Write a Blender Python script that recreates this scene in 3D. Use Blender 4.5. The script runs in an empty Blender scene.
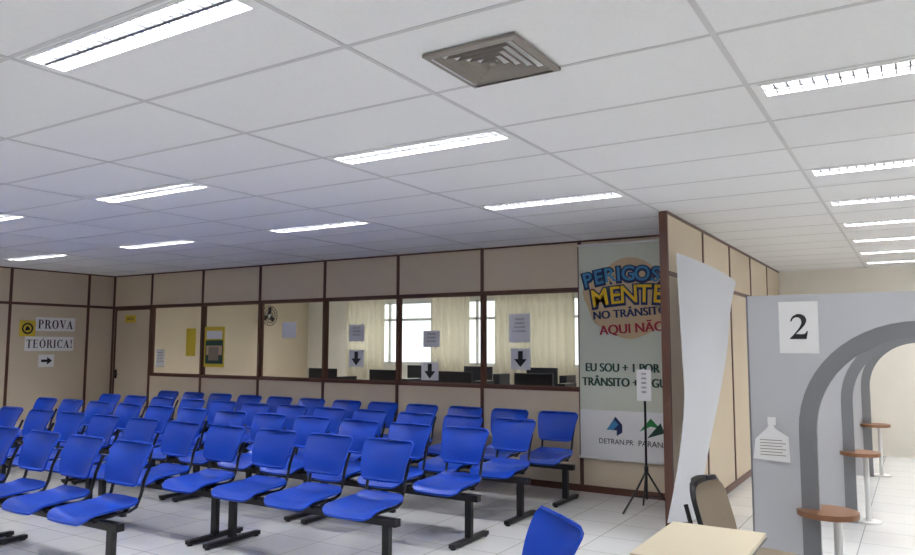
import bpy, math, random
from mathutils import Vector, Matrix, Euler
random.seed(3)
sc=bpy.context.scene
H=2.673
# ---------------------------------------------------------------- materials
def srgb(r,g,b):
    f=lambda c:(c/255/12.92) if c/255<=.04045 else ((c/255+.055)/1.055)**2.4
    return (f(r),f(g),f(b),1)
def mat(name,col,rough=.6,metal=0.,emit=None,es=0.,noise=0.,nscale=8.,bump=0.,bscale=200.,spec=.5):
    m=bpy.data.materials.new(name); m.use_nodes=True
    nt=m.node_tree; b=nt.nodes['Principled BSDF']
    b.inputs['Base Color'].default_value=col; b.inputs['Roughness'].default_value=rough
    b.inputs['Metallic'].default_value=metal; b.inputs['Specular IOR Level'].default_value=spec
    tc=nt.nodes.new('ShaderNodeTexCoord')
    if emit: b.inputs['Emission Color'].default_value=emit; b.inputs['Emission Strength'].default_value=es
    if noise>0:
        n=nt.nodes.new('ShaderNodeTexNoise'); n.inputs['Scale'].default_value=nscale; n.inputs['Detail'].default_value=4
        nt.links.new(tc.outputs['Object'],n.inputs['Vector'])
        r=nt.nodes.new('ShaderNodeMix'); r.data_type='RGBA'
        r.inputs[6].default_value=tuple(c*(1-noise) for c in col[:3])+(1,); r.inputs[7].default_value=tuple(min(1,c*(1+noise)) for c in col[:3])+(1,)
        nt.links.new(n.outputs['Fac'],r.inputs[0]); nt.links.new(r.outputs[2],b.inputs['Base Color'])
    if bump>0:
        n=nt.nodes.new('ShaderNodeTexNoise'); n.inputs['Scale'].default_value=bscale
        nt.links.new(tc.outputs['Object'],n.inputs['Vector'])
        bp=nt.nodes.new('ShaderNodeBump'); bp.inputs['Strength'].default_value=bump; bp.inputs['Distance'].default_value=.002
        nt.links.new(n.outputs['Fac'],bp.inputs['Height']); nt.links.new(bp.outputs[0],b.inputs['Normal'])
    return m
M={}
M['wall']=mat('beige_laminate',srgb(212,197,174),.5,noise=.03,nscale=3)
M['wall2']=mat('beige_paint',srgb(235,231,222),.8,noise=.03)
M['trim']=mat('brown_trim',srgb(88,54,42),.4)
M['tile']=mat('ceiling_tile',srgb(234,234,234),.95,noise=.04,nscale=60,bump=.3,bscale=120)
M['tbar']=mat('ceiling_tbar',srgb(204,203,203),.5)
M['white']=mat('white_paint',srgb(235,235,235),.4)
M['refl']=mat('reflector_white',srgb(240,240,240),.25,metal=.0)
M['blade']=mat('louvre_blade',srgb(96,98,102),.4,metal=.3)
M['tube']=mat('tube_glow',srgb(255,255,255),.5,emit=(1,.98,.97,1),es=10)
M['paper']=mat('paper',srgb(238,238,240),.8)
M['black']=mat('black_ink',srgb(18,18,20),.6)
M['steel']=mat('black_steel',srgb(24,24,30),.35,metal=.2)
M['blue']=mat('blue_plastic',srgb(8,64,180),.35,noise=.06,nscale=5,spec=.35)
M['vent']=mat('vent_metal',srgb(150,143,136),.5,metal=.2)
M['dark']=mat('vent_dark',srgb(60,56,52),.9)
M['panel']=mat('booth_grey',srgb(191,193,200),.5)
M['band']=mat('booth_band',srgb(122,124,130),.45)
M['wood']=mat('wood_disc',srgb(128,88,60),.4,noise=.2,nscale=12)
M['deskw']=mat('desk_cream',srgb(208,198,174),.4)
M['yellow']=mat('yellow_ink',srgb(240,200,40),.6)
M['yellow2']=mat('yellow_paper',srgb(222,196,60),.7)
M['banner']=mat('banner_vinyl',srgb(212,217,204),.5,noise=.05,nscale=2)
M['navy']=mat('navy_ink',srgb(24,44,92),.6)
M['cyan']=mat('blue_ink',srgb(70,140,190),.6)
M['red']=mat('red_ink',srgb(165,40,60),.6)
M['green']=mat('green_ink',srgb(40,130,70),.6)
M['dgreen']=mat('dgreen_ink',srgb(30,70,60),.6)
M['orange']=mat('orange_ink',srgb(205,180,145),.6)
M['standee']=mat('standee_white',srgb(204,207,215),.45)
M['taupe']=mat('taupe_fabric',srgb(150,138,122),.8,bump=.3)
M['screen']=mat('monitor_dark',srgb(25,30,40),.3)
M['pcdesk']=mat('pc_desk',srgb(150,140,125),.5)
# curtain: slightly translucent
m=bpy.data.materials.new('curtain_cloth'); m.use_nodes=True; nt=m.node_tree
b=nt.nodes['Principled BSDF']; b.inputs['Base Color'].default_value=srgb(236,230,214); b.inputs['Roughness'].default_value=.9
tl=nt.nodes.new('ShaderNodeBsdfTranslucent'); tl.inputs[0].default_value=srgb(244,240,228)
mx=nt.nodes.new('ShaderNodeMixShader'); mx.inputs[0].default_value=.5
nt.links.new(b.outputs[0],mx.inputs[1]); nt.links.new(tl.outputs[0],mx.inputs[2]); nt.links.new(mx.outputs[0],nt.nodes['Material Output'].inputs[0]); M['curtain']=m
# window glass
m=bpy.data.materials.new('window_glass'); m.use_nodes=True; nt=m.node_tree; nt.nodes.remove(nt.nodes['Principled BSDF'])
tr=nt.nodes.new('ShaderNodeBsdfTransparent'); gl=nt.nodes.new('ShaderNodeBsdfGlossy'); gl.inputs['Roughness'].default_value=.02
lw=nt.nodes.new('ShaderNodeLayerWeight'); lw.inputs[0].default_value=.12; mx=nt.nodes.new('ShaderNodeMixShader')
tr.inputs[0].default_value=(.93,.95,.94,1)
nt.links.new(lw.outputs['Fresnel'],mx.inputs[0]); nt.links.new(tr.outputs[0],mx.inputs[1]); nt.links.new(gl.outputs[0],mx.inputs[2]); nt.links.new(mx.outputs[0],nt.nodes['Material Output'].inputs[0]); M['glass']=m
# floor
m=bpy.data.materials.new('floor_tiles'); m.use_nodes=True; nt=m.node_tree; b=nt.nodes['Principled BSDF']
tc=nt.nodes.new('ShaderNodeTexCoord'); br=nt.nodes.new('ShaderNodeTexBrick')
br.offset=0; br.inputs['Scale'].default_value=1; br.inputs['Brick Width'].default_value=.45; br.inputs['Row Height'].default_value=.45
br.inputs['Mortar Size'].default_value=.004; br.inputs['Mortar Smooth'].default_value=.1
br.inputs['Color1'].default_value=srgb(232,233,233); br.inputs['Color2'].default_value=srgb(226,228,229); br.inputs['Mortar'].default_value=srgb(165,165,165)
ns=nt.nodes.new('ShaderNodeTexNoise'); ns.inputs['Scale'].default_value=3; ns.inputs['Detail'].default_value=6
mm=nt.nodes.new('ShaderNodeMix'); mm.data_type='RGBA'; mm.blend_type='MULTIPLY'; mm.inputs[0].default_value=.08
nt.links.new(tc.outputs['Object'],br.inputs['Vector']); nt.links.new(tc.outputs['Object'],ns.inputs['Vector'])
nt.links.new(br.outputs['Color'],mm.inputs[6]); nt.links.new(ns.outputs['Fac'],mm.inputs[7]); nt.links.new(mm.outputs[2],b.inputs['Base Color'])
b.inputs['Roughness'].default_value=.15; M['floor']=m
# ---------------------------------------------------------------- mesh builder
class MB:
    def __init__(s): s.v=[];s.f=[];s.m=[];s.sm=[];s.mats=[]
    def mi(s,k):
        if k not in s.mats: s.mats.append(k)
        return s.mats.index(k)
    def add(s,vs,fs,k,smooth=False):
        o=len(s.v); s.v+= [tuple(v) for v in vs]; i=s.mi(k)
        for f in fs: s.f.append(tuple(o+a for a in f)); s.m.append(i); s.sm.append(smooth)
    def box(s,lo,hi,k,rot=None,piv=None):
        x0,y0,z0=lo;x1,y1,z1=hi
        vs=[Vector(p) for p in [(x0,y0,z0),(x1,y0,z0),(x1,y1,z0),(x0,y1,z0),(x0,y0,z1),(x1,y0,z1),(x1,y1,z1),(x0,y1,z1)]]
        if rot:
            pv=Vector(piv) if piv else Vector(((x0+x1)/2,(y0+y1)/2,(z0+z1)/2)); R=Euler(rot).to_matrix()
            vs=[R@(v-pv)+pv for v in vs]
        s.add(vs,[(0,3,2,1),(4,5,6,7),(0,1,5,4),(1,2,6,5),(2,3,7,6),(3,0,4,7)],k)
    def quad(s,a,b,c,d,k): s.add([a,b,c,d],[(0,1,2,3)],k)
    def tube(s,path,r,k,n=10,r2=None):
        P=[Vector(p) for p in path]; rings=[]
        for i,p in enumerate(P):
            d=(P[min(i+1,len(P)-1)]-P[max(i-1,0)]).normalized()
            a=d.orthogonal().normalized() if i==0 else (pa-d*pa.dot(d)).normalized()
            pa=a; bb=d.cross(a); rr=r if r2 is None else r+(r2-r)*i/(len(P)-1)
            rings.append([p+(a*math.cos(t)+bb*math.sin(t))*rr for t in [2*math.pi*j/n for j in range(n)]])
        vs=[v for R in rings for v in R]; fs=[]
        for i in range(len(P)-1):
            for j in range(n): fs.append((i*n+j,i*n+(j+1)%n,(i+1)*n+(j+1)%n,(i+1)*n+j))
        s.add(vs,fs,k,True); s.add(rings[0],[tuple(range(n))[::-1]],k); s.add(rings[-1],[tuple(range(n))],k)
    def disc(s,c,r,h,k,n=40,axis=2):
        c=Vector(c)
        def P(t,z):
            a,b=r*math.cos(t),r*math.sin(t)
            return c+Vector((a,b,z) if axis==2 else ((z,a,b) if axis==0 else (a,z,b)))
        A=[P(2*math.pi*i/n,-h/2) for i in range(n)]; B=[P(2*math.pi*i/n,h/2) for i in range(n)]
        s.add(A+B,[(i,(i+1)%n,n+(i+1)%n,n+i) for i in range(n)],k,True)
        s.add(A,[tuple(range(n))[::-1]],k); s.add(B,[tuple(range(n))],k)
    def surf(s,fn,nu,nv,th,k,k2=None):
        T=[[Vector(fn(i/nu,j/nv)) for j in range(nv+1)] for i in range(nu+1)]
        B=[[None]*(nv+1) for _ in range(nu+1)]
        for i in range(nu+1):
            for j in range(nv+1):
                jj=min(max(j,1),nv-1); ii=min(max(i,1),nu-1)
                du=T[ii+1][jj]-T[ii-1][jj]; dv=T[ii][jj+1]-T[ii][jj-1]
                n=du.cross(dv); n=n.normalized() if n.length>1e-9 else Vector((0,0,1))
                B[i][j]=T[i][j]-n*th
        w=nv+1
        fs=[(i*w+j,(i+1)*w+j,(i+1)*w+j+1,i*w+j+1) for i in range(nu) for j in range(nv)]
        s.add([v for r in T for v in r],fs,k,True)
        s.add([v for r in B for v in r],[f[::-1] for f in fs],k2 or k,True)
        def side(a,b):
            n=len(a); s.add(a+b,[(q,q+1,n+q+1,n+q) for q in range(n-1)],k2 or k,True)
        side(T[0],B[0]); side(B[-1],T[-1]); side([r[0] for r in B],[r[0] for r in T]); side([r[-1] for r in T],[r[-1] for r in B])
    def mesh(s,name):
        me=bpy.data.meshes.new(name); me.from_pydata(s.v,[],s.f)
        for k in s.mats: me.materials.append(M[k])
        for p,i,sm in zip(me.polygons,s.m,s.sm): p.material_index=i; p.use_smooth=sm
        me.validate(); me.update(); return me
    def obj(s,name,loc=(0,0,0),rot=(0,0,0),parent=None):
        return mk(name,s.mesh(name),loc,rot,parent)
def mk(name,me,loc=(0,0,0),rot=(0,0,0),parent=None):
    o=bpy.data.objects.new(name,me); sc.collection.objects.link(o); o.location=loc; o.rotation_euler=rot
    if parent: o.parent=parent
    return o
def empty(name,loc=(0,0,0),rot=(0,0,0)):
    o=bpy.data.objects.new(name,None); o.empty_display_size=.1; sc.collection.objects.link(o); o.location=loc; o.rotation_euler=rot; return o
def text(name,s,size,k,loc,rot,parent,bold=0.,sx=1.,ext=.0006):
    cu=bpy.data.curves.new(name,'FONT'); cu.body=s; cu.size=size; cu.align_x='CENTER'; cu.align_y='CENTER'; cu.offset=bold; cu.extrude=ext
    t=bpy.data.objects.new(name,cu); sc.collection.objects.link(t); bpy.context.view_layer.update()
    me=bpy.data.meshes.new_from_object(t.evaluated_get(bpy.context.evaluated_depsgraph_get())); bpy.data.objects.remove(t)
    me.materials.clear(); me.materials.append(M[k])
    o=mk(name,me,loc,rot,parent); o.scale=(sx,1,1); return o
FY=(math.pi/2,0,0); FX=(math.pi/2,0,math.pi/2)
# ---------------------------------------------------------------- serif letters (Times-like), built as polygons
def ring(cx,cz,ro,rzo,ri,rzi,a0,a1,n=20):
    A=[(cx+ro*math.cos(a0+(a1-a0)*i/n),cz+rzo*math.sin(a0+(a1-a0)*i/n)) for i in range(n+1)]
    B=[(cx+ri*math.cos(a0+(a1-a0)*i/n),cz+rzi*math.sin(a0+(a1-a0)*i/n)) for i in range(n+1)]
    return [[A[i],A[i+1],B[i+1],B[i]] for i in range(n)]
def rc(x0,z0,x1,z1): return [(x0,z0),(x1,z0),(x1,z1),(x0,z1)]
pi=math.pi
def stem(x,w=.17): return [rc(x,0,x+w,1),rc(x-.07,0,x+w+.07,.045),rc(x-.07,.955,x+w+.07,1)]
GL={
'P':(.68,stem(.1)+[rc(.27,.95,.36,1),rc(.27,.45,.36,.5)]+ring(.36,.725,.27,.275,.1,.22,-pi/2,pi/2)),
'R':(.78,stem(.1)+[rc(.27,.95,.36,1),rc(.27,.47,.36,.52)]+ring(.36,.735,.26,.265,.09,.21,-pi/2,pi/2)+[[(.36,.5),(.52,.5),(.76,.03),(.57,.03)],rc(.52,0,.82,.045)]),
'O':(.84,ring(.42,.5,.38,.51,.2,.46,0,2*pi,36)),
'V':(.78,[[(.06,1),(.26,1),(.47,.25),(.42,0),(.39,0)],[(.62,1),(.68,1),(.43,0),(.40,.07)],rc(0,.955,.33,1),rc(.52,.955,.78,1)]),
'A':(.78,[[(.09,0),(.15,0),(.40,.78),(.38,1)],[(.38,1),(.42,1),(.72,0),(.51,0),(.34,.72)],rc(0,0,.25,.045),rc(.44,0,.8,.045),rc(.2,.3,.6,.36)]),
'T':(.74,[rc(.28,0,.46,1),rc(.19,0,.55,.045),rc(.02,.94,.72,1),rc(.02,.76,.06,.96),rc(.68,.76,.72,.96)]),
'E':(.72,stem(.1)+[rc(.27,.95,.62,1),rc(.27,0,.64,.055),rc(.27,.48,.5,.53),rc(.59,.77,.63,1),rc(.61,0,.65,.25),rc(.47,.39,.51,.62)]),
'Ó':(.84,ring(.42,.5,.38,.51,.2,.46,0,2*pi,36)+[[(.4,1.06),(.46,1.06),(.6,1.24),(.46,1.24)]]),
'I':(.4,stem(.11)),
'C':(.76,ring(.42,.5,.38,.51,.2,.46,.75,2*pi-.75,30)+[rc(.66,.7,.7,1)]),
'!':(.36,[[(.1,.98),(.27,.98),(.21,.3),(.16,.3)]]+ring(.185,.1,.09,.1,0,0,0,2*pi,14)),
}
def serif(mb,s,size,cx,cz,k,P,kern=.06):
    wt=sum(GL[c][0]+kern for c in s)-kern; x=cx-wt*size/2
    for c in s:
        adv,ps=GL[c]
        for p in ps: mb.add([P(x+a*size,cz+(b-.5)*size) for a,b in p],[tuple(range(len(p)))],k)
        x+=(adv+kern)*size
# ---------------------------------------------------------------- room shell
XL=-11.41; XR=3.2; YF=-3.0; YB=7.52; YE=12.2; PX=-1.76; WX=-3.086; W=1.22
ZT=2.143; ZS=1.06
b=MB(); b.quad((XL-.2,YF-.2,0),(XR+.2,YF-.2,0),(XR+.2,YE+.2,0),(XL-.2,YE+.2,0),'floor'); b.obj('floor')
gx0=-1.815; sx=1.22925; gy0=1.50; sy=.6182
lights=[]
for i in range(-3,2):
    for r in range(-1,3): lights.append((gx0-sx/2+2*sx*i,gy0+3*sy*(r)))
for r in range(-1,3): lights.append((gx0-sx/2+4*sx,gy0+3*sy*r))
for r in range(1,6):
    for i in (1,2): lights.append((gx0-sx/2+2*sx*i,gy0+sy*(6+2*r)))
for i in (-3,-2,-1,0):
    lights.append((gx0-sx/2+2*sx*i,gy0+sy*11)); lights.append((gx0-sx/2+2*sx*i,gy0+sy*15))
lights=[l for l in lights if XL+.6<l[0]<XR-.5]
LW=.565; LA=.035; LD=.165
ce=MB()
def slot(cx,cy0):
    for l in lights:
        if abs(l[0]-cx)<.1 and abs(l[1]-cy0)<.05: return True
    return False
ix0=int(math.floor((XL-gx0)/sx)); ix1=int(math.ceil((XR-gx0)/sx)); iy0=int(math.floor((YF-gy0)/sy)); iy1=int(math.ceil((YE-gy0)/sy))
def cq(x0,y0,x1,y1): ce.quad((x0,y0,H),(x0,y1,H),(x1,y1,H),(x1,y0,H),'tile')
for i in range(ix0,ix1):
    for j in range(iy0,iy1):
        x0=gx0+i*sx;y0=gy0+j*sy;x1=x0+sx;y1=y0+sy;c=(x0+x1)/2
        if slot(c,y0):
            a,bb=y0+LA,y0+LA+LD
            cq(x0,y0,x1,a);cq(x0,a,c-LW,bb);cq(c+LW,a,x1,bb);cq(x0,bb,x1,y1)
        else: cq(x0,y0,x1,y1)
for i in range(ix0,ix1+1):
    x=gx0+i*sx; ce.box((x-.011,gy0+iy0*sy,H-.003),(x+.011,gy0+iy1*sy,H+.001),'tbar')
for j in range(iy0,iy1+1):
    y=gy0+j*sy; ce.box((gx0+ix0*sx,y-.010,H-.002),(gx0+ix1*sx,y+.010,H+.001),'tbar')
ce.obj('ceiling')
b=MB(); b.quad((XL-.3,YF-.3,H+.25),(XL-.3,YE+.3,H+.25),(XR+.3,YE+.3,H+.25),(XR+.3,YF-.3,H+.25),'white'); b.obj('ceiling_slab')
# light fixtures
lm=MB()
lm.box((-LW,0,.07),(LW,LD,.08),'refl'); lm.box((-LW-.01,-.01,-.005),(LW+.01,.004,.08),'white'); lm.box((-LW-.01,LD-.004,-.005),(LW+.01,LD+.01,.08),'white')
lm.box((-LW-.01,-.01,-.005),(-LW+.006,LD+.01,.08),'white'); lm.box((LW-.006,-.01,-.005),(LW+.01,LD+.01,.08),'white')
lm.box((-LW,LD/2-.008,-.002),(LW,LD/2+.008,.03),'blade')
for q in range(1,22):
    x=-LW+2*LW*q/22; lm.box((x-.0035,0,.0),(x+.0035,LD,.026),'blade')
for y in (LD*.27,LD*.73): lm.tube([(-LW+.03,y,.045),(LW-.03,y,.045)],.013,'tube',8)
lme=lm.mesh('fluorescent_fixture')
for n,(x,y) in enumerate(lights):
    e=empty('fluorescent_ceiling_light',(x,y+LA,H)); mk('fixture',lme,parent=e)
    L=bpy.data.lights.new('lamp','AREA'); L.shape='RECTANGLE'; L.size=1.08; L.size_y=.14; L.energy=68; L.color=(1,.99,.985)
    lo=bpy.data.objects.new('lamp',L); sc.collection.objects.link(lo); lo.parent=e; lo.location=(0,LD/2,.066)
# vent
v=MB()
VX,VY=-1.4,2.53
def frame(hw,hi,z0,z1,k):
    A=[(-hw,-hw,z0),(hw,-hw,z0),(hw,hw,z0),(-hw,hw,z0)]; B=[(-hi,-hi,z1),(hi,-hi,z1),(hi,hi,z1),(-hi,hi,z1)]
    v.add(A+B,[(0,1,5,4),(1,2,6,5),(2,3,7,6),(3,0,4,7)],k); 
frame(.205,.205,0,-.012,'vent'); frame(.205,.182,-.012,-.018,'vent')
for q in range(5):
    a=.176-q*.034; frame(a-.020,a-.002,.016,-.014,'vent'); frame(a-.002,a-.0045,-.014,-.014,'vent'); frame(a-.0045,a-.0225,-.014,.016,'vent')
v.box((-.2,-.2,.022),(.2,.2,.03),'dark'); v.box((-.014,-.014,-.012),(.014,.014,.0),'vent')
v.obj('ceiling_air_vent',(VX,VY,H-.006))
# walls
T=.06
w=MB()
w.box((WX-6*W,YB,0),(WX,YB+T,ZS-.02),'wall'); w.box((WX-6*W,YB,ZT+.02),(WX,YB+T,H),'wall'); w.box((WX,YB,0),(PX-.06,YB+T,H),'wall')
w.box((XL,YB,ZT+.02),(WX-6*W,YB+T,H),'wall')
w.obj('wall_back')
b=MB()
for i in range(7): 
    x=WX-W*i; b.box((x-.02,YB-.012,0),(x+.02,YB+T+.01,H),'trim')
for z in (ZT,ZS): b.box((WX-6*W,YB-.01,z-.02),(WX,YB+T+.01,z+.02),'trim')
b.box((XL,YB-.01,ZT-.02),(WX-6*W,YB+T+.01,ZT+.02),'trim')
b.box((XL,YB-.014,0),(XL+.04,YB,H),'trim'); b.box((XL,YB-.008,H-.02),(PX-.06,YB,H),'trim')
b.obj('trim_1')
b=MB(); b.box((WX-6*W,YB-.016,0),(PX-.06,YB,.07),'trim'); b.obj('baseboard_back')
for i in range(6):
    g=MB(); x1=WX-W*i-.02; x0=x1-W+.04; y=YB+.03
    g.quad((x0,y,ZS+.02),(x1,y,ZS+.02),(x1,y,ZT-.02),(x0,y,ZT-.02),'glass')
    for (a,c) in (((x0,y-.01,ZS+.02),(x1,y+.01,ZS+.03)),((x0,y-.01,ZT-.03),(x1,y+.01,ZT-.02)),((x0,y-.01,ZS+.03),(x0+.01,y+.01,ZT-.03)),((x1-.01,y-.01,ZS+.03),(x1,y+.01,ZT-.03))): g.box(a,c,'trim')
    g.obj('window_%d'%(i+1))
# door
d=MB(); dx0,dx1=XL+.04,WX-6*W-.02
d.box((dx0,YB+.005,0),(dx0+.05,YB+.05,ZT-.022),'trim'); d.box((dx1-.03,YB+.005,0),(dx1,YB+.05,ZT-.022),'trim')
d.box((dx0+.05,YB+.01,.01),(dx1-.03,YB+.045,ZT-.05),'wall'); d.box((dx0+.05,YB+.005,ZT-.05),(dx1-.03,YB+.05,ZT-.022),'trim')
d.box((dx0+.08,YB-.01,.98),(dx0+.11,YB+.01,1.12),'steel'); d.tube([(dx0+.095,YB-.04,1.05),(dx0+.2,YB-.04,1.05)],.009,'steel'); d.tube([(dx0+.095,YB,1.05),(dx0+.095,YB-.045,1.05)],.009,'steel')
d.obj('door_1')
# left wall
b=MB(); b.box((XL-.1,YF,0),(XL,YE,H),'wall'); b.obj('wall_left')
b=MB()
for y in (7.07,5.85,4.63,3.41,2.19,.97): b.box((XL,y-.02,0),(XL+.012,y+.02,H),'trim')
b.box((XL,YF,ZT-.02),(XL+.01,YB,ZT+.02),'trim'); b.box((XL,YF,H-.02),(XL+.008,YB,H),'trim'); b.box((XL,YF,0),(XL+.012,YB,.07),'trim'); b.obj('trim_2')
# partition
b=MB(); b.box((PX-.06,6.22,0),(PX,YE,H),'wall'); b.obj('wall_partition')
b=MB(); b.box((PX-.062,6.2,0),(PX+.006,6.23,H),'trim')
for k in range(1,5): y=6.22+W*k; b.box((PX,y-.02,0),(PX+.01,y+.02,H),'trim')
b.box((PX,6.22,ZT-.02),(PX+.01,YE,ZT+.02),'trim'); b.box((PX,6.22,H-.025),(PX+.01,YE,H),'trim'); b.box((PX,6.22,0),(PX+.012,YE,.07),'trim')
b.obj('trim_3')
# far wall with openings
wo0,wo1,wz0,wz1=-10.25,-5.05,1.15,2.42
b=MB(); b.box((XL,YE,0),(wo0,YE+.15,H),'wall2'); b.box((wo1,YE,0),(XR,YE+.15,H),'wall2'); b.box((wo0,YE,0),(wo1,YE+.15,wz0),'wall2'); b.box((wo0,YE,wz1),(wo1,YE+.15,H),'wall2'); b.obj('wall_far')
b=MB()
n=5
for i in range(n+1):
    x=wo0+(wo1-wo0)*i/n; b.box((x-.025,YE+.05,wz0),(x+.025,YE+.1,wz1),'white')
for z in (wz0+.025,wz1-.025,wz0+.9): b.box((wo0,YE+.05,z-.025),(wo1,YE+.1,z+.025),'white')
b.quad((wo0,YE+.07,wz0),(wo1,YE+.07,wz0),(wo1,YE+.07,wz1),(wo0,YE+.07,wz1),'glass'); b.obj('window_7')
b=MB(); b.box((XR,YF,0),(XR+.1,YE,H),'wall2'); b.obj('wall_right')
b=MB(); b.box((XL,YF-.1,0),(XR,YF,H),'wall2'); b.obj('wall_front')
# curtains
for (x0,x1) in ((-10.2,-9.2),(-8.05,-7.2),(-6.65,-5.05)):
    c=MB(); N=int((x1-x0)*60)
    c.surf(lambda u,v:(x0+(x1-x0)*u,12.07+.04*math.sin(u*(x1-x0)*2*math.pi*6)*(1-.3*v),.85+1.72*v),N,4,.002,'curtain')
    c.tube([(x0-.05,12.1,2.58),(x1+.05,12.1,2.58)],.012,'white'); c.obj('window_curtain')
# ---------------------------------------------------------------- chairs
def sup(v,p=7): return max(0.,1-abs(2*v-1)**p)**(1/p)
def cosd(t): return .5-.5*math.cos(math.pi*t)
def seatshell(mb,cx,k='blue'):
    def seat(u,v):
        v=cosd(v); w=.225*(.93+.07*(1-v)) *max(sup(v,7),.02); s=(2*u-1)
        y=-.23+.43*v; z=.445-.022*(1-s*s)*sup(v,3)+ .02*v
        z-= .05*max(0,(.22-v)/.22)**2
        z+= .03*max(0,(v-.82)/.18)**2
        return (cx+s*w,y,z)
    def back(u,v):
        v=cosd(v); w=(.180+.045*v)*max(sup(v,10),.02); s=(2*u-1)
        y=.205+.10*v-.035*s*s; z=.575+.26*v+.012*s*s*v
        y+=.02*math.sin(v*math.pi)*-1
        return (cx+s*w,y,z)
    mb.surf(seat,12,16,.012,k); mb.surf(lambda u,v:back(u,v),12,16,.012,k)
def bench_mesh():
    mb=MB(); P=.56
    for q in (-1,0,1):
        cx=q*P; seatshell(mb,cx)
        for s in (-1,1):
            x=cx+s*.165
            mb.tube([(x,-.19,.40),(x,-.17,.405),(x,.14,.41),(x,.19,.43),(x,.222,.50),(x,.245,.60),(x,.30,.72)],.0115,'steel',8)
        mb.box((cx-.18,-.13,.385),(cx+.18,-.10,.41),'steel'); mb.box((cx-.18,.08,.385),(cx+.18,.11,.41),'steel')
        mb.box((cx-.05,-.12,.365),(cx+.05,.1,.39),'steel')
    mb.box((-.84,-.03,.32),(.84,.03,.37),'steel')
    for x in (-.75,.75):
        mb.box((x-.028,-.02,.035),(x+.028,.02,.33),'steel')
        mb.box((x-.025,-.26,.012),(x+.025,.27,.042),'steel')
        for y in (-.235,.245): mb.disc((x,y,.006),.022,.012,'steel',14)
    return mb.mesh('bench')
bm=bench_mesh()
rows=[(6.88,-2.91,4),(5.98,-2.95,4),(5.1,-2.95,4),(4.12,-3.01,4),(3.05,-4.45,3)]
for (y,xe,n) in rows:
    for q in range(n): mk('waiting_room_bench',bm,(xe-.84-1.70*q,y,0))
# single blue chair
c=MB(); seatshell(c,0)
for s in (-1,1):
    x=s*.165
    c.tube([(x,-.19,.0),(x,-.17,.41),(x,-.14,.425),(x,.15,.43),(x,.22,.5),(x,.25,.62),(x,.295,.72)],.011,'steel'); c.tube([(x,.24,.0),(x,.14,.42)],.011,'steel')
c.tube([(-.165,-.1,.41),(.165,-.1,.41)],.01,'steel'); c.tube([(-.165,.12,.41),(.165,.12,.41)],.01,'steel')
c.obj('blue_plastic_chair',(-1.43,2.6,0),(0,0,math.radians(-42)))
# ---------------------------------------------------------------- desk + chair
d=MB(); d.box((-.2,-.3,.725),(.19,.3,.745),'deskw'); d.box((-.203,-.303,.718),(.193,.303,.727),'steel')
for x in (-.17,.17):
    d.tube([(x,-.24,.012),(x,.24,.012)],.012,'steel'); d.tube([(x,0,.012),(x,0,.72)],.014,'steel'); d.tube([(x,-.25,.71),(x,.25,.71)],.012,'steel')
d.tube([(-.17,.0,.3),(.17,.0,.3)],.012,'steel')
d.obj('school_desk',(-.77,3.12,0))
o=MB()
def bk(u,v):
    v=cosd(v); s=2*u-1; w=.18*max(sup(v,4),.02)
    return (s*w,.2+.1*v-.06*s*s,.48+.33*v)
o.surf(bk,14,14,.025,'taupe','steel')
def st(u,v):
    v=cosd(v); s=2*u-1; w=.21*max(sup(v,5),.02)
    return (s*w,-.22+.42*v,.46-.015*(1-s*s))
o.surf(st,14,14,.045,'taupe','steel')
for s in (-1,1):
    x=s*.17; o.tube([(x,-.2,0),(x,-.17,.43),(x,.15,.43),(x,.24,.55),(x*.9,.29,.7)],.012,'steel'); o.tube([(x,.25,0),(x,.13,.42)],.012,'steel')
o.tube([(-.17,-.15,.42),(.17,-.15,.42)],.01,'steel'); o.tube([(-.17,.13,.42),(.17,.13,.42)],.01,'steel')
o.obj('visitor_chair',(-.76,4.12,0),(0,0,math.radians(78)))
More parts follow.
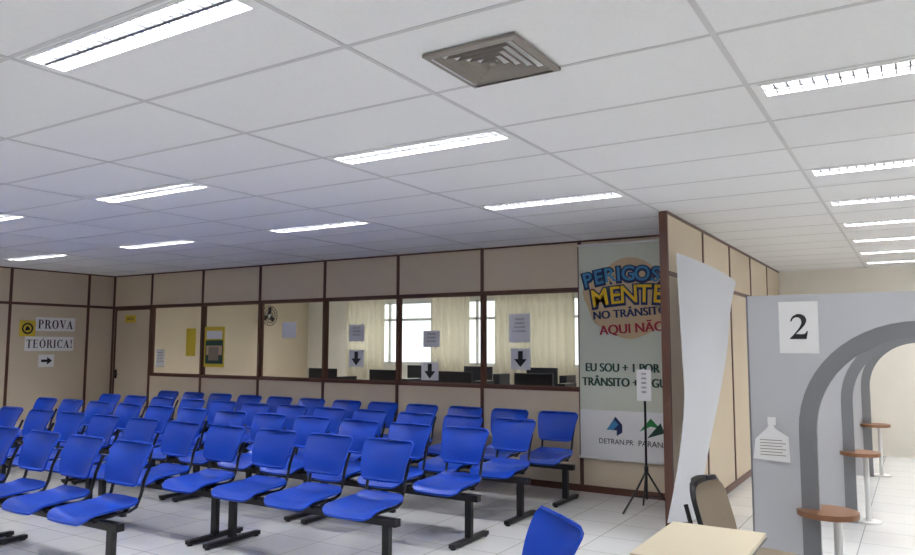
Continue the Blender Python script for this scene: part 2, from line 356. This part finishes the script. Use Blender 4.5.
# ---------------------------------------------------------------- booths
def arch_pts(R,cx,cz,n=28):
    L=[(cx-R,0)]+[(cx-R*math.cos(math.pi*i/n),cz+R*math.sin(math.pi*i/n)) for i in range(n+1)]+[(cx+R,0)]
    return L
def booth(mb,y0):
    cx,cz=.02,1.05; x0,x1,zt=-.86,.9,1.83; th=.04
    ins=arch_pts(.53,cx,cz); n=len(ins); out=[]
    for i,(x,z) in enumerate(ins):
        if i==0: out.append((x0,0)); continue
        if i==n-1: out.append((x1,0)); continue
        a=(i-1)/(n-3)
        ang=math.pi*a; dx=-math.cos(ang); dz=math.sin(ang)
        tx=((x1-cx)/dx if dx>1e-6 else ((x0-cx)/dx if dx<-1e-6 else 1e9)); tz=(zt-cz)/dz if dz>1e-6 else 1e9
        t=min(tx,tz); out.append((cx+dx*t,cz+dz*t))
    for cor in ((x0,zt),(x1,zt)):
        j=min(range(n),key=lambda q:(out[q][0]-cor[0])**2+(out[q][1]-cor[1])**2); out[j]=cor
    for (A,B,ya,yb,k) in ((ins,out,y0,y0+th,'panel'),):
        F=[(x,ya,z) for x,z in A]+[(x,ya,z) for x,z in B]; K=[(x,yb,z) for x,z in A]+[(x,yb,z) for x,z in B]
        mb.add(F,[(i,n+i,n+i+1,i+1) for i in range(n-1)],k); mb.add(K,[(i+1,n+i+1,n+i,i) for i in range(n-1)],k)
        mb.add([(x,ya,z) for x,z in B]+[(x,yb,z) for x,z in B],[(i,n+i,n+i+1,i+1) for i in range(n-1)],k)
    R2=arch_pts(.62,cx,cz); R1=arch_pts(.528,cx,cz)
    ya,yb=y0-.004,y0+th+.004
    mb.add([(x,ya,z) for x,z in R1]+[(x,ya,z) for x,z in R2],[(i,n+i,n+i+1,i+1) for i in range(n-1)],'band')
    mb.add([(x,yb,z) for x,z in R1]+[(x,yb,z) for x,z in R2],[(i+1,n+i+1,n+i,i) for i in range(n-1)],'band')
    mb.add([(x,ya,z) for x,z in R1]+[(x,yb,z) for x,z in R1],[(i,i+1,n+i+1,n+i) for i in range(n-1)],'band')
    mb.add([(x,ya,z) for x,z in R2]+[(x,yb,z) for x,z in R2],[(i,n+i,n+i+1,i+1) for i in range(n-1)],'band')
    mb.box((x0-.006,y0-.004,0),(x0+.004,y0+th+.004,zt+.004),'band')
    mb.disc((-.47,y0+.02,.6),.16,.03,'wood'); mb.tube([(-.43,y0+.1,0),(-.43,y0+.1,.585)],.022,'white')
    mb.disc((-.43,y0+.1,.008),.1,.014,'white')
for y in (0,2.75,5.5):
    mb=MB(); booth(mb,0)
    e=empty('arched_booth_divider',(0,4.7+y,0)); mb.obj('panel',parent=e)
    if y==0:
        p=MB(); p.box((-.685,-.006,1.49),(-.475,-.004,1.79),'paper'); p.obj('number_sheet',parent=e)
        N2=[(.03,.70),(.06,.82),(.14,.93),(.28,1.0),(.42,.99),(.54,.92),(.60,.80),(.595,.68),(.54,.56),(.45,.44),(.34,.32),(.22,.20),(.42,.19),(.52,.205),(.57,.25),(.60,.32),(.645,.32),(.59,0),(0,0),(0,.03),(.14,.18),(.26,.33),(.36,.48),(.415,.60),(.425,.70),(.40,.79),(.34,.855),(.26,.87),(.18,.85),(.12,.79),(.075,.70)]
        p=MB(); p.add([(-.58+(a-.32)*.15,-.0075,1.645+(c-.5)*.145) for a,c in N2],[tuple(range(len(N2)))],'black'); p.obj('number',parent=e)
        p=MB()
        V=[(-.85,.875),(-.835,.99),(-.77,1.055),(-.745,1.10),(-.725,1.055),(-.655,1.01),(-.65,.865)]
        p.add([(x,-.012,z) for q,(x,z) in enumerate(V)],[tuple(range(len(V)))],'paper'); p.box((-.765,-.016,1.075),(-.72,-.012,1.12),'paper'); p.obj('taped_note',parent=e)
        for q in range(6): p2=MB(); p2.box((-.81,-.0135,.985-.017*q),(-.69+.02*(q%2),-.0125,.989-.017*q),'vent'); p2.obj('note_line',parent=e)
# ---------------------------------------------------------------- banner
e=empty('wall_banner',(-2.53,YB-.02,0))
p=MB(); p.box((-.56,-.002,.36),(.56,.002,2.61),'banner'); p.tube([(-.57,0,2.615),(.57,0,2.615)],.012,'white'); p.tube([(-.57,0,.36),(.57,0,.36)],.012,'white')
p.box((-.56,-.003,.36),(.56,-.0015,.86),'paper')
p.obj('sheet',parent=e)
a=MB()
def poly(mb,pts,y,k): mb.add([(x,y,z) for x,z in pts],[tuple(range(len(pts)))],k)
def blob(mb,cx,cz,rx,rz,y,k,wob=.08,n=40,ph=0):
    poly(mb,[(cx+rx*(1+wob*math.sin(5*t+ph))*math.cos(t),cz+rz*(1+wob*math.cos(4*t+ph))*math.sin(t)) for t in [2*math.pi*i/n for i in range(n)]],y,k)
blob(a,.0,2.03,.5,.4,-.0042,'orange',.07); blob(a,.40,1.98,.1,.16,-.0055,'dgreen',.15)
poly(a,[(-.27,.66),(-.17,.80),(-.10,.72),(-.10,.64),(-.16,.6),(-.16,.66)],-.005,'navy'); poly(a,[(-.27,.66),(-.2,.66),(-.14,.72),(-.19,.77)],-.0052,'cyan')
poly(a,[(.08,.66),(.2,.8),(.3,.7),(.2,.72)],-.005,'green'); poly(a,[(.16,.6),(.3,.76),(.34,.66)],-.0052,'dgreen')
a.obj('artwork',parent=e)
WD={'I':.5,'M':1.25,'E':.85,'G':1.1,'O':1.12}
def arcword(s,z0,size,wid,curv,tilt,k,kb,yy):
    ws=[WD.get(c,1.) for c in s]; tot=sum(ws); acc=0
    for i,ch in enumerate(s):
        u=(acc+ws[i]/2)/tot-.5; acc+=ws[i]
        x=u*wid; z=z0-curv*u*u*4+tilt*u
        r=(math.pi/2,-math.atan2(tilt-8*curv*u,wid),0)
        text('letter_shadow',ch,size*1.02,kb,(x-.02,yy+.001,z-.008),r,e,bold=.022)
        text('letter',ch,size,k,(x-.02,yy-.002,z),r,e,bold=.003)
arcword('PERIGOSA',2.28,.21,1.0,.07,.0,'cyan','navy',-.009)
arcword('MENTE',2.06,.26,.8,.03,.03,'yellow','navy',-.012)
def btext(n,s,size,k,x,z,rot,sx=1):
    for q,dx in enumerate((-.005,0,.005)): text(n,s,size,k,(x+dx,-.009-.0002*q,z),rot,e,sx=sx)
btext('t1','NO TRÂNSITO',.12,'navy',.0,1.87,(math.pi/2,-.06,0))
btext('t2','AQUI NÃO!',.14,'red',.04,1.71,(math.pi/2,-.06,0))
btext('t3','EU SOU + 1 POR UM',.125,'dgreen',.0,1.30,FY,.87)
btext('t4','TRÂNSITO + SEGURO',.125,'dgreen',.0,1.15,FY,.87)
text('t5','DETRAN.PR',.075,'black',(-.17,-.006,.54),FY,e,sx=.95)
text('t6','PARANÁ',.08,'black',(.22,-.006,.54),FY,e)
# ---------------------------------------------------------------- standee (curved banner)
s=MB()
LE=[(-1.60,5.9,2.27),(-1.59,5.9,1.9),(-1.575,5.9,1.5),(-1.567,5.9,1.11),(-1.62,5.9,.65),(-1.72,5.9,.16)]
RE=[(-1.39,7.1,2.12),(-1.44,7.1,1.9),(-1.48,7.1,1.54),(-1.54,7.0,1.1),(-1.60,6.85,.7),(-1.60,6.3,.13)]
def lerp(L,v):
    t=v*(len(L)-1); i=min(int(t),len(L)-2); f=t-i
    p=[Vector(L[max(0,min(len(L)-1,q))]) for q in (i-1,i,i+1,i+2)]
    return .5*((2*p[1])+(p[2]-p[0])*f+(2*p[0]-5*p[1]+4*p[2]-p[3])*f*f+(3*p[1]-p[0]-3*p[2]+p[3])*f**3)
def sf(u,v):
    q=lerp(LE,v).lerp(lerp(RE,v),u); q.x+= .05*math.sin(u*math.pi); return q
s.surf(sf,16,24,.003,'standee'); 
s.box((-1.74,5.9,.0),(-1.58,6.3,.05),'band',rot=(0,0,-.2)); s.tube([(-1.68,6.1,.04),(-1.62,6.1,.2)],.01,'band')
s.obj('curved_display_banner')
# ---------------------------------------------------------------- sign stand
t=MB()
t.tube([(0,0,.12),(0,0,1.2)],.011,'steel')
t.tube([(0,0,.35),(0,0,.42)],.02,'steel')
for k in range(3):
    a_=math.radians(90+120*k+25); x,y=math.cos(a_),math.sin(a_)
    t.tube([(0,0,.38),(x*.12,y*.12,.2),(x*.27,y*.27,.012)],.009,'steel')
    t.tube([(0,0,.14),(x*.14,y*.14,.16)],.006,'steel')
e=empty('tripod_sign_stand',(-2.19,6.88,0)); t.obj('stand',parent=e)
p=MB(); p.box((-.07,-.02,1.02),(.07,-.015,1.31),'paper'); p.obj('notice',parent=e)
for q in range(5): text('line','IIIIIII',.026,'black',(0,-.022,1.27-.042*q),FY,e)
# ---------------------------------------------------------------- left wall signs
def sign(name,y,z,w,h,txt=None,size=.14,k='paper'):
    e=empty(name,(XL+.003,y,z)); p=MB(); p.box((0,-w/2,-h/2),(.003,w/2,h/2),k); p.obj('sheet',parent=e)
    if txt:
        p=MB(); serif(p,txt,size,0,0,'black',lambda a,c:(.005,a,c)); p.obj('lettering',parent=e)
    return e
sign('prova_sign',6.55,1.84,.62,.21,'PROVA',.135)
sign('teorica_sign',6.47,1.54,.76,.22,'TEÓRICA!',.125)
e=sign('arrow_sign',6.43,1.28,.24,.19)
p=MB(); p.add([(.005,-.08,-.02),(.005,.01,-.02),(.005,.01,-.06),(.005,.09,0),(.005,.01,.06),(.005,.01,.02),(.005,-.08,.02)],[(0,1,2,3,4,5,6)],'black'); p.obj('arrow',parent=e)
e=sign('yellow_wall_sign',6.12,1.77,.24,.24,None,k='yellow2')
p=MB()
for q in ring(0,0,.085,.085,.06,.06,0,2*pi,24): p.add([(.005,a,c) for a,c in q],[(0,1,2,3)],'black')
p.add([(.0052,-.035,-.04),(.0052,.04,-.02),(.0052,.03,.01),(.0052,-.01,.045),(.0052,-.03,.0)],[(0,1,2,3,4)],'black'); p.obj('pictogram',parent=e)
# door sign
e=empty('door_sign',(-10.95,YB+.006,1.95)); p=MB(); p.box((-.14,-.003,-.06),(.14,0,.06),'yellow2'); p.obj('plate',parent=e); text('lettering','SAÍDA',.07,'black',(0,-.005,0),FY,e)
# window notices
def wsheet(name,x,z,w=.21,h=.3,k='paper',lines=None,arrow=False):
    e=empty(name,(x,YB+.018,z)); p=MB(); p.box((-w/2,-.002,-h/2),(w/2,0,h/2),k); p.obj('sheet',parent=e)
    if arrow:
        p=MB(); p.add([(-.03,-.004,.09),(-.03,-.004,-.0),(-.08,-.004,.0),(0,-.004,-.09),(.08,-.004,-.0),(.03,-.004,.0),(.03,-.004,.09)],[(0,1,2,3,4,5,6)],'black'); p.obj('arrow',parent=e)
    if lines:
        for q,l in enumerate(lines): text('line',l,.03,'band',(0,-.003,h*.3-q*.045),FY,e)
    return e
nl=['SENHOR','USUÁRIO','AGUARDE','A CHAMADA']
wsheet('window_notice',-3.83,1.73,.27,.33,lines=nl); wsheet('arrow_notice',-3.82,1.38,.25,.24,arrow=True)
wsheet('window_notice',-5.03,1.61,.24,.2,lines=nl[:3]); wsheet('arrow_notice',-5.05,1.22,.25,.22,arrow=True)
wsheet('window_notice',-6.2,1.69,.26,.22,lines=nl[:3]); wsheet('arrow_notice',-6.2,1.36,.25,.22,arrow=True)
wsheet('window_notice',-10.17,1.32,.22,.28,lines=nl); wsheet('yellow_notice',-9.45,1.57,.22,.42,k='yellow2')
e=wsheet('framed_poster',-8.92,1.5,.44,.6,k='yellow2'); p=MB(); p.box((-.19,-.004,-.25),(.19,-.003,.1),'dgreen'); p.box((-.17,-.005,-.12),(.17,-.004,.02),'orange'); p.box((-.17,-.005,.12),(.17,-.004,.24),'paper'); p.box((-.12,-.006,-.2),(.1,-.005,.0),'taupe'); p.obj('print',parent=e)
wsheet('window_notice',-7.4,1.74,.26,.22)
# ---------------------------------------------------------------- back office
def pc(x,y):
    m=MB(); m.box((-.55,-.3,.72),(.55,.35,.745),'pcdesk'); m.box((-.55,-.3,0),(-.52,.35,.72),'pcdesk'); m.box((.52,-.3,0),(.55,.35,.72),'pcdesk'); m.box((-.52,-.28,.3),(.52,-.26,.72),'pcdesk')
    m.box((-.13,-.05,.745),(.13,.12,.757),'screen'); m.box((-.025,.0,.75),(.025,.03,.9),'screen'); m.box((-.26,-.02,.86),(.26,.02,1.19),'screen'); m.box((-.25,.02,.875),(.25,.022,1.175),'steel')
    m.box((-.2,.16,.745),(.2,.3,.762),'screen'); m.box((.36,-.15,.745),(.48,.2,1.08),'screen')
    m.obj('computer_workstation',(x,y,0))
for x in (-2.9,-4.05,-5.2,-6.35,-7.5): pc(x,8.35)
for x in (-5.0,-6.15,-7.3): pc(x,10.6)
f=MB()
f.tube([(0,0,0),(.18,0,.0)],.02,'white'); f.disc((.22,0,0),.06,.1,'white',20,0)
for r in (.08,.14,.2): f.tube([(.29+.02*math.cos(r*6),r*math.cos(t),r*math.sin(t)) for t in [2*math.pi*i/28 for i in range(29)]],.006,'steel',6)
for q in range(16):
    a_=2*math.pi*q/16; f.tube([(.3,.03*math.cos(a_),.03*math.sin(a_)),(.31,.2*math.cos(a_),.2*math.sin(a_))],.004,'steel',5)
for q in range(3):
    a_=2*math.pi*q/3; f.box((.27,-.04,.03),(.275,.04,.18),'steel',rot=(a_,.2,0),piv=(.27,0,0))
f.disc((.26,0,0),.035,.04,'white',16,0)
f.box((-.01,-.05,-.08),(.01,.05,.08),'white'); f.obj('wall_fan',(XL+.012,10.75,2.12))
# world
wd=bpy.data.worlds.new('sky'); sc.world=wd; wd.use_nodes=True
wd.node_tree.nodes['Background'].inputs[0].default_value=(.93,.97,1,1); wd.node_tree.nodes['Background'].inputs[1].default_value=1.8
# ---------------------------------------------------------------- camera
yaw,pit,rol,fp=.5537,.0917,.0028,741.15
fw=Vector((-math.sin(yaw)*math.cos(pit),math.cos(yaw)*math.cos(pit),math.sin(pit))); r=Vector((math.cos(yaw),math.sin(yaw),0)); u=r.cross(fw)
r2=r*math.cos(rol)+u*math.sin(rol); u2=-r*math.sin(rol)+u*math.cos(rol)
cd=bpy.data.cameras.new('camera'); cd.sensor_width=36; cd.lens=fp/915*36; cd.clip_start=.05
co=bpy.data.objects.new('camera',cd); sc.collection.objects.link(co)
m=Matrix((r2,u2,-fw)).transposed().to_4x4(); m.translation=Vector((0,0,1.529)); co.matrix_world=m
sc.camera=co
sc.view_settings.view_transform='Standard'
